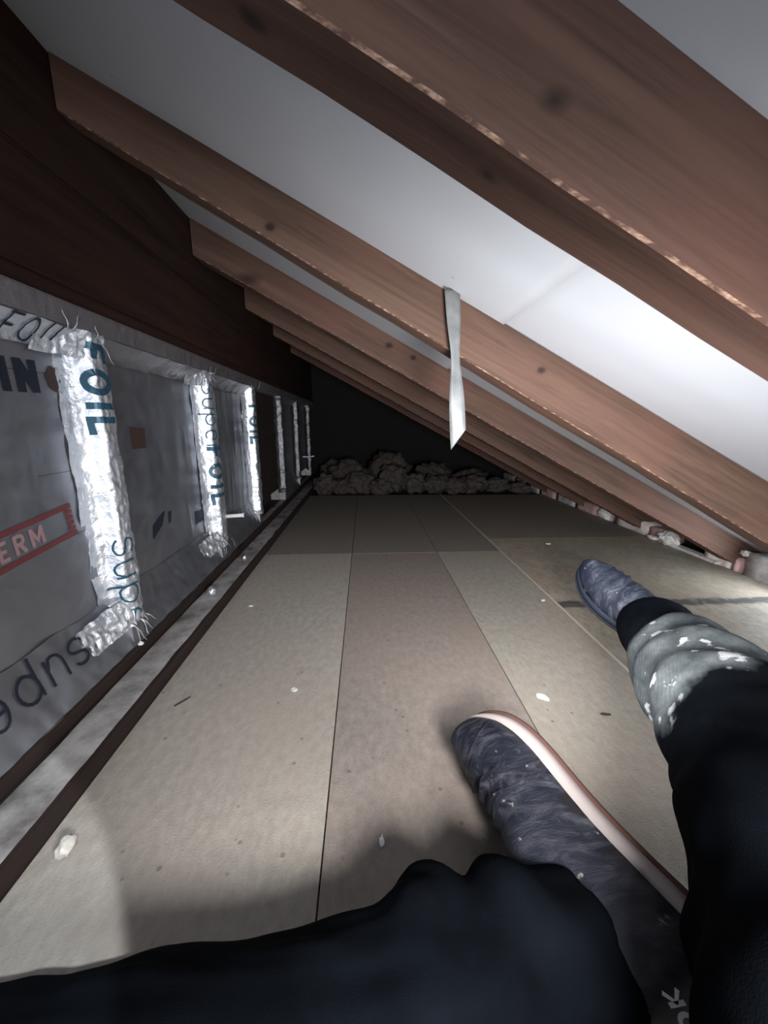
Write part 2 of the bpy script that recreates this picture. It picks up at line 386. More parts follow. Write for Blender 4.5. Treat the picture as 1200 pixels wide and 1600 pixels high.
# purlin over the knee wall
pu = empty('purlin', (-.45, .8, .65)); tag(pu, 'deep dark timber purlin running along the top of the foil wall', 'beam')
def pface(u, v):
    y = YB+(YE-YB)*u; z = .652+.33*v
    return (-.433+.0016*nz(y*5, z*9, 1), y, z)
def loc(o, p):  # keep world place under a moved parent
    o.parent = p; o.matrix_parent_inverse = Matrix.Translation(-p.location); return o
def beam(x0, x1, y0, y1, z0, z1, m, name, p, bev=.003): return loc(frombm(name, box(x0, x1, y0, y1, z0, z1, bev, 2), M[m]), p)
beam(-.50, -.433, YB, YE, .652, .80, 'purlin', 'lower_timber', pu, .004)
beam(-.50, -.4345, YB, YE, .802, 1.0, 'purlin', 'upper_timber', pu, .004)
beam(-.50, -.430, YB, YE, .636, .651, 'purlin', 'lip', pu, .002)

# knee wall: backing, studs behind foil
wl = tag(frombm('wall_left', box(-.60, -.52, YB, YE, 0, .97), M['dark']), kind='structure')
tag(frombm('head_board', box(-.52, -.432, YB, YE, .596, .6355, .004, 2), M['tapedull']), 'grey foil covered head rail running under the dark purlin', 'beam')
# sole plates
sp_ = empty('sole_plate', (-.4, .8, 0)); tag(sp_, 'dusty dark timber sole plate in two steps along the foot of the foil wall', 'beam')
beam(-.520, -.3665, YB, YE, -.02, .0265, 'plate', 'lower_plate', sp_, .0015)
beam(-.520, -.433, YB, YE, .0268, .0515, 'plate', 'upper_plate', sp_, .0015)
# settled dust: thin uneven layers on both tops
def dust(xa, xb, z, h, ph):
    def f(u, v):
        x = xa+(xb-xa)*u; y = YB+(YE-YB)*v; e = min(u, 1-u)*2
        return (x+.0015*nz(y*20, ph)*(1 if u > .5 else 0), y, z+h*min(1, e*4)*(.6+.5*nz(x*40, y*14, ph)))
    return f
loc(frombm('dust_layer', grid(dust(-.432, -.3685, .0262, .0012, 1), 8, 300), M['dusty'], None, True), sp_)
loc(frombm('dust_layer', grid(dust(-.47, -.4345, .0512, .0012, 5), 5, 300), M['dusty'], None, True), sp_)

# insulation boards, one in each bay
PX = -.466
STUD = [(-.80, .05), (-.30, .05), (.19, .05), (.663, .046), (1.125, .055), (1.555, .05), (2.08, .045), (2.56, .05), (3.10, .05)]
def panx(y, z, ph): return .0035*max(0, nz(y*30, z*6, ph+11)-.35)+ PX+.0016*nz(y*7, z*7, ph)+.0011*nz(y*26, z*5, ph+3)
BAY = [(-.745, -.30, 'foil', 'foil insulation board farthest behind the viewer'), (-.245, .19, 'foil', 'foil insulation board beside the viewer'),
       (.245, .663, 'foil', 'near grey foil insulation board with a red framed stamp, at the left edge'),
       (.714, 1.125, 'foil', 'second foil insulation board, between the two brightest taped studs'),
       (1.185, 1.555, 'foil', 'third foil insulation board, dark, just beyond the second taped stud'),
       (1.61, 2.08, 'plate', 'bare dark brown board filling the bay beyond the third taped stud'),
       (2.13, 2.56, 'foil', 'almost black foil insulation board beside the far end of the floor'),
       (2.615, 3.10, 'foil', 'last foil insulation board, in the dark beside the rubble')]
panels = []
for k, (a, b, fm, lb) in enumerate(BAY):
    def f(u, v, a=a, b=b, k=k):
        y = a-.006+(b-a+.012)*u; z = .12+.475*v; return (panx(y, z, k), y, z)
    root = empty('insulation_board' if fm == 'foil' else 'infill_board', (PX, (a+b)/2, .12)); tag(root, lb, 'insulation' if fm == 'foil' else 'board')
    loc(frombm('foil_face' if fm == 'foil' else 'front_face', grid(f, 70, 50), M[fm], None, True), root)
    loc(frombm('core', box(-.512, -.470, a-.004, b+.004, .12, .595), M['boardE']), root)
    panels.append(root)
# prints on the boards
def onpan(k, y0, z0, ry, rz, uy, uz):
    return lambda u, v: (lambda y, z: (panx(y, z, k)+.0012, y, z))(y0+u*ry+v*uy, z0+u*rz+v*uz)

def putter(k, y0, z0, ang=0, off=.0012, flip=1):
    ca, sa = math.cos(ang), math.sin(ang)
    def put(u, v):
        y = y0+u*ca-v*sa; z = z0+u*sa+v*ca
        return (panx(y, z, k)+off, y, z)
    return put
P = panels[2]
# black block lettering and a brown lozenge, near the top of the first board
loc(lettering('black_lettering', 'KIN', putter(2, .500, .500, .03), .044, .0125, M['navyprint'], None, gap=.28), P)
loc(patch('brown_lozenge', [(0, .02), (.012, .036), (.024, .032), (.028, .014), (.018, -.002), (.006, .004)], putter(2, .613, .508), M['brownprint'], None), P)
# red framed stamp, tilted
q = putter(2, .40, .262, .115)
W_, H_ = .222, .052
for nm, (u0, u1, v0, v1) in {'top_bar': (0, W_, H_-.008, H_), 'bottom_bar': (0, W_, 0, .008)}.items():
    n = 20; bm = bmesh.new(); L = [(bm.verts.new(q(u0+(u1-u0)*i/n, v0)), bm.verts.new(q(u0+(u1-u0)*i/n, v1))) for i in range(n+1)]
    for a, b in zip(L[:-1], L[1:]): bm.faces.new((a[0], a[1], b[1], b[0]))
    loc(frombm('red_'+nm, bm, M['red'], None), P)
for i in range(4): loc(patch('red_block', [(W_-.014, .0095+i*.0088), (W_-.001, .0095+i*.0088), (W_-.001, .0165+i*.0088), (W_-.014, .0165+i*.0088)], q, M['red'], None), P)
loc(lettering('faded_lettering', 'THERM', lambda u, v: q(u+.035, v+.0125), .027, .0055, M['pinkprint'], None, gap=.32), P)
for (y0, z0, l, a) in ((.30, .383, .345, .012), (.585, .283, .06, .1), (.50, .530, .15, .01)):
    q2 = putter(2, y0, z0, a, .0009); loc(patch('crease_line', [(0, 0), (l, 0), (l, .0007), (0, .0007)], q2, M['navyprint'], None), P)
P = panels[3]
loc(patch('dark_print', [(0, .0), (.045, .022), (.062, .052), (.05, .05), (.005, .03)], putter(3, .830, .212), M['navyprint'], None), P)
loc(patch('dark_print', [(0, .0), (.012, .006), (.018, .03), (.003, .03)], putter(3, .902, .228), M['navyprint'], None), P)
for i in range(3): loc(patch('dark_print', [(0, .0), (.013, .0), (.013, .036-.004*i), (0, .036)], putter(3, 1.045+.019*i, .19), M['navyprint'], None), P)
loc(patch('brown_lozenge', [(0, 0), (.05, 0), (.055, .04), (.0, .045)], putter(3, .80, .41), M['brownprint'], None), P)

# ---- crumpled foil tape wrapped over each stud
def studx(y, z, yn, wd, ph):
    """x of the tape surface as y crosses the stud whose near edge is yn"""
    d = .036
    pr = [(yn-.030, PX+.0015), (yn-.014, PX+.003), (yn-.004, PX+.012), (yn+.001, PX+d-.004), (yn+.006, PX+d+.001), (yn+wd*.5, PX+d+.003), (yn+wd-.006, PX+d), (yn+wd-.001, PX+d-.006), (yn+wd+.004, PX+.010), (yn+wd+.014, PX+.002)]
    return pr
def tape_fn(yn, wd, ph, z0=.098, z1=.600, amp=1.):
    pr = studx(0, 0, yn, wd, ph)
    # arc-length parameter over the profile
    s = [0]
    for a, b in zip(pr[:-1], pr[1:]): s.append(s[-1]+math.hypot(b[0]-a[0], b[1]-a[1]))
    T = s[-1]
    def f(u, v):
        t = u*T; k = 0
        while k < len(s)-2 and t > s[k+1]: k += 1
        r = (t-s[k])/(s[k+1]-s[k]); y = pr[k][0]+(pr[k+1][0]-pr[k][0])*r; x = pr[k][1]+(pr[k+1][1]-pr[k][1])*r
        z = z0+(z1-z0)*v
        end = max(0, 1-min(v, 1-v)/.09)                       # more crumple at both ends
        e = amp*(.0030+.0060*end)
        x += e*nz(y*42, z*26, ph)+e*.7*nz(y*110, z*80, ph+3)+.002*nz(2, z*6, ph)
        y += e*1.2*nz(y*40, z*22, ph+9)+.0035*nz(5, z*7, ph+1)*(1 if u > .45 else .5)
        if u < .02: y += .006*nz(1, z*18, ph)
        bul = .004*math.exp(-((z-.36)/.05)**2) if ph == 3 else 0
        y += bul*u
        if v > .985: z += .006*nz(y*70, ph, 1)
        if v < .015: z += .012*nz(y*60, ph, 7)
        return (x, y, z)
    return f, T, s
TL = {0: 'foil taped stud far behind the viewer', 1: 'foil taped stud behind the viewer', 2: 'foil taped stud beside the viewer',
      3: 'widest and brightest strip of crumpled foil tape, over the nearest stud, with bold blue letters',
      4: 'second strip of crumpled foil tape, over the stud beside the short white peg',
      5: 'third strip of foil tape, thin and bright, over the third stud', 6: 'dull fourth strip of foil tape beyond the bare brown board',
      7: 'fifth strip of foil tape, a thin broken glint in the dark', 8: 'farthest strip of foil tape, last glint before the rubble'}
tapes = {}
for k, (yn, wd) in enumerate(STUD):
    f, T, s_ = tape_fn(yn, wd, k)
    root = empty('foil_tape', (PX, yn, .098)); tag(root, TL[k], 'tape')
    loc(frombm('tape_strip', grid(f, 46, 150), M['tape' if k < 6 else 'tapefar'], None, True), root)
    loc(frombm('stud', box(-.515, PX+.030, yn+.006, yn+wd-.006, .055, .596), M['tapedull']), root)
    tapes[k] = (root, f, T, s_)
    # torn shreds standing off at the top and bottom
    if 2 < k < 6:
        if k < 5:
            for (ya, yb, za, zb_, nm_) in ((yn-.095, yn+.004, .098, .150, 'crumpled_corner'), (yn-.075, yn+.002, .560, .600, 'crumpled_top')):
                def h_(u, v, ya=ya, yb=yb, za=za, zb_=zb_):
                    y = ya+(yb-ya)*u; z = za+(zb_-za)*v+.016*(u-1)*(1 if za < .2 else 0)+.006*nz(y*50, 3, k)*(1-u)
                    return (PX+.007+(.022*u**2)+(.012*(1-v) if za < .2 else .010*v)+.0045*nz(y*60, z*60, k)+.003*nz(y*130, z*110, 5), y, z)
                loc(frombm(nm_, grid(h_, 34, 22), M['tape'], None, True), root)
        for j in range(9 if k < 5 else 3):
            rr = random.Random(k*10+j); top = j < 4
            yy = yn+rr.uniform(-.04, wd+.03); zz = .592 if top else .104; sg = (1 if rr.random() < .6 else -1) if top else -1
            L_ = rr.uniform(.018, .04); wv_ = rr.uniform(.003, .006); dx = rr.uniform(.006, .02); dy = rr.uniform(-.014, .016)
            def g_(u, v, yy=yy, zz=zz, L_=L_, wv_=wv_, dx=dx, dy=dy, sg=sg):
                t = v; return (PX+.036+dx*t+.003*math.sin(t*5), yy+dy*t+(u-.5)*wv_*(1-.6*t), zz+sg*L_*t)
            loc(frombm('torn_shred', grid(g_, 2, 6, .0003), M['scrap'], None, True), root)
def tape_put(k, u0, v0, down=True):
    """text running down the strip: u along the text = down, v up = across the stud (+y)"""
    root, f, T, s_ = tapes[k]
    def put(a, b):
        uu = min(.99, max(.01, (u0+b)/T)); vv = min(.99, max(.01, v0-a/.502))
        p = Vector(f(uu, vv)); q = Vector(f(min(1, uu+.012), vv)); r = Vector(f(uu, min(1, vv+.01)))
        n = (q-p).cross(r-p); n.normalize()
        if n.x < 0 and n.y > -.99: n = -n
        if n.x < -.05: n = -n
        return tuple(p+n*.0013)
    return put
T3 = tapes[3][2]
def tx(k, text, a, u0, size, stroke, m='teal', gap=.14):
    loc(lettering('bold_lettering' if stroke > .006 else 'outlined_lettering', text, tape_put(k, u0, 1-a/.502), size, stroke, M[m], None, gap=gap), tapes[k][0])
tx(3, 'FOIL', .016, .036, .050, .0105, 'teal', .20)
tx(3, 'super', .335, .040, .056, .0036)
tx(4, 'super', .03, .038, .052, .0036)
tx(4, 'FOIL', .205, .036, .058, .011, 'teal', .22)
tx(5, 'FOIL', .07, .036, .052, .010, 'teal', .2)

# ---- taped skirt under the boards and taped head above them, one strip per bay
def skirt(k, a, b):
    def f(u, v):
        y = a+(b-a)*u; z = .152-.098*v; x = PX+.0015+.031*v**1.2
        cr = 1.3*math.exp(-min(u, 1-u)*14)
        x += (.0014+.004*cr)*nz(y*24, z*30, k)+.0012*nz(y*60, z*50, k+2)
        return (x, y, z+.006*nz(y*16, 0, k)*(1-v))
    return f
SKL = {2: 'dull foil skirt along the foot of the first board, lettered upside down', 3: 'crumpled foil skirt under the second board', 4: 'foil skirt under the third board', 1: 'foil skirt beside the viewer'}
for k in (1, 2, 3, 4, 6):
    a, b = BAY[k][0]-.025, BAY[k][1]+.028
    root = empty('foil_skirt', (PX, (a+b)/2, .055)); tag(root, SKL.get(k, 'foil skirt under the almost black board'), 'tape')
    f = skirt(k, a, b); loc(frombm('skirt_strip', grid(f, 90, 16), M['foil'], None, True), root)
    if k == 2:
        def put(u, v, f=f, a=a, b=b):
            y = .578-u; z = .088+.044-v; p = f((y-a)/(b-a), min(1, max(0, (.152-z)/.098))); return (p[0]+.0022, y, z)
        loc(lettering('outlined_lettering', 'super', put, .056, .0042, M['navyprint'], None, gap=.16), root)
HL = {2: 'bright foil strip with thin lettering along the top edge of the first board', 3: 'dark crumpled foil strip along the top of the second board', 4: 'foil strip along the top of the third board', 1: 'foil strip along the top beside the viewer'}
for k in (1, 2, 3, 4, 6):
    a, b = BAY[k][0]-.05, BAY[k][1]+.004
    root = empty('head_tape', (PX, (a+b)/2, .565)); tag(root, HL.get(k, 'foil strip along the top of the almost black board'), 'tape')
    def f(u, v, a=a, b=b, k=k):
        y = a+(b-a)*u; z = .566+.032*v+.003*nz(y*20, k, 1)
        return (PX+.004+.030*v**1.6+.003*nz(y*22, v*2, k)+.0015*nz(y*60, v*5, k), y, z)
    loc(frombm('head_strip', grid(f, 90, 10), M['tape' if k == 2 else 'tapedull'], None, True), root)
    if k == 2:
        put = lambda u, v, f=f, a=a, b=b: (lambda p: (p[0]+.002, p[1], p[2]))(f((.40+u-a)/(b-a), min(1, max(0, v/.034))))
        loc(lettering('outlined_lettering', 'superFOIL', put, .034, .003, M['navyprint'], None, gap=.2), root)

# ---- far closing wall and right-hand eaves wall
wb = tag(frombm('wall_back', box(-.6, 1.5, YE, YE+.06, -.05, 1.0), M['dark']), kind='structure')
wr = tag(frombm('wall_right', box(1.335, 1.42, YB, YE, -.05, .055), M['dark']), kind='structure')
def brick(y0, y1, z1, m, x0=1.195, sk=0., z0=-.02):
    bm = box(x0, x0+.11, y0, y1, z0, z1, .004, 2); bmesh.ops.subdivide_edges(bm, edges=[e for e in bm.edges if e.calc_length() > .03], cuts=4, use_grid_fill=True)
    for v in bm.verts:
        p = v.co; p.x += .003*nz(p.y*40, p.z*40, y0)+sk*(p.y-y0); p.z += .003*nz(p.y*30, p.x*30, 4) if p.z > .01 else 0; p.y += .002*nz(p.x*50, p.z*50, 2)
    return frombm('brick', bm, M[m], wr, True)
brick(1.80, 1.865, .052, 'brick_white'); brick(1.515, 1.735, .046, 'brick_white'); brick(1.44, 1.512, .038, 'brick_pink')
brick(1.135, 1.238, .050, 'brick_white'); brick(1.105, 1.132, .036, 'brick_pink')
brick(.86, 1.080, .070, 'brick_grey', 1.185); brick(.62, .852, .055, 'brick_white'); brick(.38, .612, .05, 'brick_pink'); brick(.14, .372, .052, 'brick_grey')
for i in range(8): brick(-.1-.24*i, .132-.24*i, .045, 'brick_white')
for i, (a, b) in enumerate(((1.88, 2.09), (2.10, 2.32), (2.33, 2.55), (2.56, 2.78), (2.79, 3.0), (3.01, 3.3))): brick(a, b, .045, 'brick_pink' if i % 2 == 0 else 'brick_grey')
frombm('mortar_bed', box(1.18, 1.215, 1.17, 1.43, -.015, .004, .003, 2), M['mortar'], wr)

def lump(name, loc_, sc, m, label, cat, amp=.35, freq=1.6, sub=3, group=None, seed=0, parent=None, flat=False):
    bm = bmesh.new(); bmesh.ops.create_icosphere(bm, subdivisions=sub, radius=1)
    for v in bm.verts:
        n = v.co.normalized(); v.co *= 1+amp*noise.noise(n*freq+Vector((seed, seed*2.3, 0)))+amp*.45*noise.noise(n*freq*3+Vector((0, seed, 5)))
        v.co = Vector((v.co.x*sc[0], v.co.y*sc[1], v.co.z*sc[2]))
    zmin = min(v.co.z for v in bm.verts)
    for v in bm.verts: v.co.z -= zmin
    o = frombm(name, bm, M[m], None, True); o.location = loc_; tag(o, label, cat, group); return o
lump('plaster_lump', (1.185, 1.385, -.004), (.030, .042, .027), 'mortar', 'white plaster lump squeezed out beside the dark gap in the brick course', 'plaster', .35, 1.8, 4, seed=3)
lump('plaster_lump', (1.175, 1.455, -.004), (.018, .03, .009), 'mortar', 'low flat spill of plaster left of the big white lump', 'plaster', .4, 2, 3, seed=6)
lump('plaster_lump', (1.195, 1.835, -.004), (.016, .03, .025), 'mortar', 'small far plaster lump at the dark end of the brick course', 'plaster', .3, 2, 3, seed=9)
lump('plaster_smear', (1.195, 1.09, .05), (.012, .018, .010), 'mortar', 'plaster smear at the foot of the third rafter, above the crack', 'plaster', .5, 2, 3, seed=12)

# ---- rubble and wool at the far end
wool = empty('rubble_heap', (.3, 2.7, 0))
k = 0; COL.objects.unlink(wool)
cl = [(-.275, 2.60, .09, .11), (-.17, 2.64, .08, .08), (-.05, 2.66, .13, .12), (.10, 2.60, .10, .09), (.20, 2.66, .12, .15), (.34, 2.62, .10, .11), (.48, 2.64, .12, .10), (.62, 2.60, .10, .09), (.76, 2.66, .12, .10), (.92, 2.64, .11, .08), (1.08, 2.62, .10, .06),
      (-.12, 2.86, .16, .17), (.18, 2.92, .18, .20), (.50, 2.88, .17, .15), (.80, 2.90, .16, .11), (-.25, 3.08, .12, .15)]
where = ['hard against the foil wall', 'second from the foil wall', 'third from the foil wall', 'small and low, left of the middle', 'tallest in the front row', 'just right of the tallest', 'above the end of the pale floor strip',
         'low, past the pale floor strip', 'broad, under the rafters', 'low, toward the bricks', 'lowest, by the bricks', 'back row, behind the left clumps', 'back row, highest of all', 'back row, right of the highest', 'back row, under the rafters', 'back row, in the wall corner']
for i, (x, y, r, h) in enumerate(cl):
    lump('rubble_clump', (x, y, -.026), (r*.80, r*.62, h*.62), 'wool', 'brown-grey rubble clump at the far end, '+where[i], 'rubble', .45, 2.2, 4, 'rubble clumps at the far end', i*1.7)

# ---- grey ribbon hanging from the second rafter
def rib(u, v):
    z = .668-.252*v; wd = .026*(1-.38*math.exp(-((v-.42)/.16)**2)); th = .25-.9*v+.5*math.sin(v*3)
    cx = .140+.019*v; cy = .664-.004*v-.006*math.sin(v*3.1)
    dz = .034*(u-.0)*(v**6)                                   # slanted cut at the tip
    s = (u-.5)*wd*(1 if v < .9 else 1)
    return (cx+s*math.cos(th), cy+s*math.sin(th)*.6, z+dz+(.004*(u-.5) if v < .05 else 0))
tag(frombm('hanging_ribbon', grid(rib, 4, 40, .0006), M['ribbon'], None, True), 'grey ribbon of tape hanging from the second rafter with a slanted tip', 'tape')

# ------------------------------------------------------------------ PERSON (legs and hips of the viewer, lying back)
def tube_bm(bm, pts, seg=28):
    """pts: (x, y, z, ra, rb) ra = sideways radius, rb = vertical radius"""
    P = [Vector(p[:3]) for p in pts]
    # resample with Catmull-Rom
    out = []
    for i in range(len(P)-1):
        p0 = P[max(0, i-1)]; p1 = P[i]; p2 = P[i+1]; p3 = P[min(len(P)-1, i+2)]
        n = max(3, int((p2-p1).length/.012))
        for j in range(n):
            t = j/n; q = .5*((2*p1)+(p2-p0)*t+(2*p0-5*p1+4*p2-p3)*t*t+(3*p1-p0-3*p2+p3)*t**3)
            st = t*t*(3-2*t); out.append((q, pts[i][3]*(1-st)+pts[i+1][3]*st, pts[i][4]*(1-st)+pts[i+1][4]*st))
    out.append((P[-1], pts[-1][3], pts[-1][4])); rings = []
    for i, (q, a, b) in enumerate(out):
        d = (out[min(i+1, len(out)-1)][0]-out[max(i-1, 0)][0]).normalized()
        side = d.cross(Vector((0, 0, 1))).normalized() if abs(d.z) < .95 else Vector((1, 0, 0))
        upv = side.cross(d).normalized()
        rings.append([bm.verts.new(q+side*a*math.cos(t)+upv*b*math.sin(t)) for t in [2*pi*k/seg for k in range(seg)]])
    for a, b in zip(rings[:-1], rings[1:]):
        for k in range(seg): bm.faces.new((a[k], a[(k+1) % seg], b[(k+1) % seg], b[k]))
    bm.faces.new(rings[0]); bm.faces.new(rings[-1][::-1])
def ball_bm(bm, c, r):
    m_ = Matrix.Translation(c) @ Matrix.Diagonal((*r, 1)); bmesh.ops.create_icosphere(bm, subdivisions=3, radius=1, matrix=m_)
def fuse(name, bm, voxel, smooth, m, parent, fn=None):
    bmesh.ops.recalc_face_normals(bm, faces=bm.faces)
    me = bpy.data.meshes.new(name+'_raw'); bm.to_mesh(me); bm.free(); o = bpy.data.objects.new(name+'_raw', me); COL.objects.link(o)
    r = o.modifiers.new('r', 'REMESH'); r.mode = 'VOXEL'; r.voxel_size = voxel; r.use_smooth_shade = True
    s = o.modifiers.new('s', 'SMOOTH'); s.iterations = smooth; s.factor = .6
    dg = bpy.context.evaluated_depsgraph_get(); me2 = bpy.data.meshes.new_from_object(o.evaluated_get(dg))
    bpy.data.objects.remove(o); me2.name = name
    if fn:
        ns = [v.normal.copy() for v in me2.vertices]
        for v, n in zip(me2.vertices, ns): v.co += n*fn(v.co)
    for p in me2.polygons: p.use_smooth = True
    return link(name, me2, m, parent)
person = empty('person', (.12, -.15, 0))
tag(person, 'person lying back in dark navy work trousers, right shin dusty and paint splashed', 'person')
RH, RK, RA = (.150, -.09, .125), (.378, .288, .148), (.53, .615, .085)
LH, LK, LA = (-.03, -.13, .11), (-.31, .118, .078), (.125, .205, .062)
# right leg, left leg, hips: one garment
bm = bmesh.new()
tube_bm(bm, [(*RH, .098, .095), (.222, .04, .15, .094, .09), (.300, .155, .158, .087, .084), (*RK, .080, .078), (.425, .385, .135, .077, .074), (.455, .455, .122, .074, .070), (.470, .486, .114, .071, .068), (.480, .508, .110, .064, .061)])
tube_bm(bm, [(*LH, .098, .095), (-.10, -.03, .105, .092, .09), (-.24, .06, .09, .082, .078), (*LK, .074, .072), (-.22, .132, .068, .07, .066), (-.10, .150, .064, .066, .062), (.02, .175, .062, .060, .060), (.115, .200, .060, .054, .054), (.175, .212, .056, .046, .046)])
ball_bm(bm, (.045, .212, .070), (.045, .042, .052)); ball_bm(bm, (.115, .205, .065), (.05, .055, .055))
tube_bm(bm, [(.06, -.10, .11, .165, .09), (.05, -.20, .12, .17, .10), (.04, -.30, .15, .16, .10), (.03, -.36, .175, .145, .09)])
def folds(p):
    a = 0
    # folds across the thigh/shin, stronger near knee and hems
    a += .0065*nz(p.x*9, p.y*9, p.z*9)+.0042*noise.noise(Vector((p.x*30+p.y*10, p.y*12, p.z*26)))
    if p.x > .3:
        s = (Vector(p)-Vector(RK)).dot((Vector(RA)-Vector(RK)).normalized())
        a += .0045*math.sin(s*75+5*nz(p.x*6, p.y*6, p.z*8))*max(0, 1-abs(s-.12)/.2)
    else:
        a += .0050*math.sin(p.x*62+14*p.z+9*nz(p.x*5, p.y*9, p.z*9))*max(0, 1-abs(p.x-.10)/.17)
        a += .0030*noise.noise(Vector((p.x*14, p.y*60, p.z*60)))*min(1, max(0, (.12-p.x)/.1))
        a += .0030*math.sin((p.y*.9+p.z)*80+6*nz(p.x*4, 3, p.z*4))
    return a
tr = fuse('trousers', bm, .0055, 5, M['trouser'], None, folds); loc(tr, person)
# body under the clothes
bm = bmesh.new()
tube_bm(bm, [(*RH, .07, .07), (.300, .155, .155, .062, .062), (*RK, .052, .052), (.455, .455, .12, .048, .048), (*RA, .034, .034), (.545, .64, .07, .03, .03)], 16)
tube_bm(bm, [(*LH, .07, .07), (-.24, .06, .09, .058, .056), (*LK, .05, .05), (-.10, .150, .06, .045, .044), (.115, .203, .056, .034, .034), (.165, .215, .052, .03, .03)], 16)
tube_bm(bm, [(.06, -.10, .11, .135, .065), (.05, -.20, .12, .14, .08), (.04, -.30, .15, .13, .08), (.03, -.375, .18, .12, .07)], 20)
loc(fuse('body', bm, .009, 3, M['skin'], None), person)
# ribbed cuff of the right leg: the darker hem below the dusty cloth
bm = bmesh.new()
tube_bm(bm, [(.455, .458, .118, .055, .054), (.478, .505, .108, .058, .057), (.498, .550, .102, .060, .060), (.515, .588, .098, .064, .062), (.528, .612, .096, .064, .060)], 40)
loc(fuse('cuff', bm, .005, 3, M['cuff'], None, lambda p: .0018*nz(p.x*20, p.y*20, p.z*20)), person)
# turned edge of the dusty cloth
# ---- shoes
def shoe(heel, L, U, length, width, mu, ms, mo, wr_):
    L = Vector(L).normalized(); U = Vector(U); U = (U-L*U.dot(L)).normalized(); Wv = L.cross(U)     # Wv: sideways
    Hh = Vector(heel)
    def to(s, a, h): return Hh+L*(s*length)+Wv*(a*width/2)+U*h
    def outline(s):      # half widths (inner, outer) as share of width/2
        s = min(1, max(0, s))
        e = math.sqrt(max(0, 1-((.10-s)/.10)**2)) if s < .10 else (math.sqrt(max(0, 1-((s-.80)/.20)**2)) if s > .80 else 1)
        mid = .70+.30*math.exp(-((s-.70)/.22)**2)+.02*math.exp(-(s/.15)**2)
        return e*mid, e*(mid+.04*math.exp(-((s-.45)/.2)**2))
    def rise(s): return .012*max(0, (s-.72)/.28)**2+.004*max(0, (.1-s)/.1)
    def height(s):
        pts = [(0, .070), (.06, .088), (.2, .094), (.33, .092), (.45, .078), (.58, .062), (.72, .052), (.85, .047), (.95, .038), (1, .018)]
        for (a, b), (c, d) in zip(pts[:-1], pts[1:]):
            if s <= c: t = (s-a)/(c-a); t = t*t*(3-2*t)*.5+t*.5; return b+(d-b)*t
        return pts[-1][1]
    ss = [.5-.5*math.cos(pi*(i+.35)/52.7) for i in range(53)]
    NS = 30; SO = .021
    bm = bmesh.new(); rings = []
    for s in ss:
        a, b = outline(s); h = height(s)*(min(1, math.sqrt(max(0, s/.05))) if s < .05 else 1); r0 = SO+rise(s)-.002
        ring = []
        for k in range(NS):
            t = 2*pi*k/NS; c, q = math.cos(t), math.sin(t)
            w_ = (a if c > 0 else b)*.93
            top = q > 0
            hx = math.copysign(abs(c)**(.78 if top else .35), c)*w_
            tap = 1-.32*max(0, q)**1.5*(1 if s < .5 else .6)
            hh = r0+(h*max(0, q)**.85 if top else 0)
            cr = 0
            if top and .52 < s < .88: cr = .0038*math.sin(s*120+2*hx+3*nz(s*9, hx, wr_))*q*math.sin((s-.52)/.36*pi)
            cr += .0018*nz(s*14, hx*3, wr_+q*3)
            ring.append(bm.verts.new(to(s, hx*tap*(1+cr*8), hh+cr*1.4)))
        rings.append(ring)
    for a, b in zip(rings[:-1], rings[1:]):
        for k in range(NS): bm.faces.new((a[k], a[(k+1) % NS], b[(k+1) % NS], b[k]))
    bm.faces.new(rings[0]); bm.faces.new(rings[-1][::-1])
    root = frombm('shoe', bm, mu, None, True)
    def slab(name, z0, z1, grow, m):
        bm = bmesh.new(); R = []
        for s in ss:
            a, b = outline(s); a = a*(1+grow); b = b*(1+grow); rs = rise(s); s2 = s+(s-.5)*grow*.5
            R.append([bm.verts.new(to(s2, x, z+rs)) for x, z in ((a, z0), (a*1.01, (z0+z1)/2), (a, z1), (-b, z1), (-b*1.01, (z0+z1)/2), (-b, z0))])
        for p, q in zip(R[:-1], R[1:]):
            for k in range(6): bm.faces.new((p[k], p[(k+1) % 6], q[(k+1) % 6], q[k]))
        bm.faces.new(R[0]); bm.faces.new(R[-1][::-1])
        return frombm(name, bm, m, root, True)
    slab('sole', .005, SO, .02, ms); slab('outsole', 0, .0055, .045, mo)
    # seam line round the toe cap and the side panel
    def seam(sfun, n=40):
        bm = bmesh.new(); prev = None
        for i in range(n+1):
            t = pi*(.02+.96*i/n); s = sfun(i/n); a, b = outline(s); h = height(s); c, q = math.cos(t), math.sin(t)
            w_ = (a if c > 0 else b)*.93; hx = math.copysign(abs(c)**.78, c)*w_; tap = 1-.32*q**1.5*(1 if s < .5 else .6)
            p = [bm.verts.new(to(s+d, hx*tap*1.012, SO+rise(s)-.002+h*q**.85+.0016)) for d in (-.005, .005)]
            if prev: bm.faces.new((prev[0], prev[1], p[1], p[0]))
            prev = p
        return frombm('stitched_seam', bm, mu, root, True)
    seam(lambda t: .86-.05*math.sin(pi*t)); seam(lambda t: .50+.13*math.sin(pi*t))
    return root, to
hp = Vector((.272, .186, .050)); tp = Vector((.163, .456, .050))
sh1, to1 = shoe(hp, tp-hp, (-1, -.28, .12), (tp-hp).length, .100, M['shoe_near'], M['sole'], M['outsole'], 1.3)
tag(sh1, 'dark navy leather shoe on its side with a pale sole'); loc(sh1, person)
# heel lettering, on the side that faces up
def hput(u, v):
    # lies on the inner quarter of the near shoe; u runs down the heel, v toward the toe
    return tuple(to1(.17+v/.29, 1, .062-u))

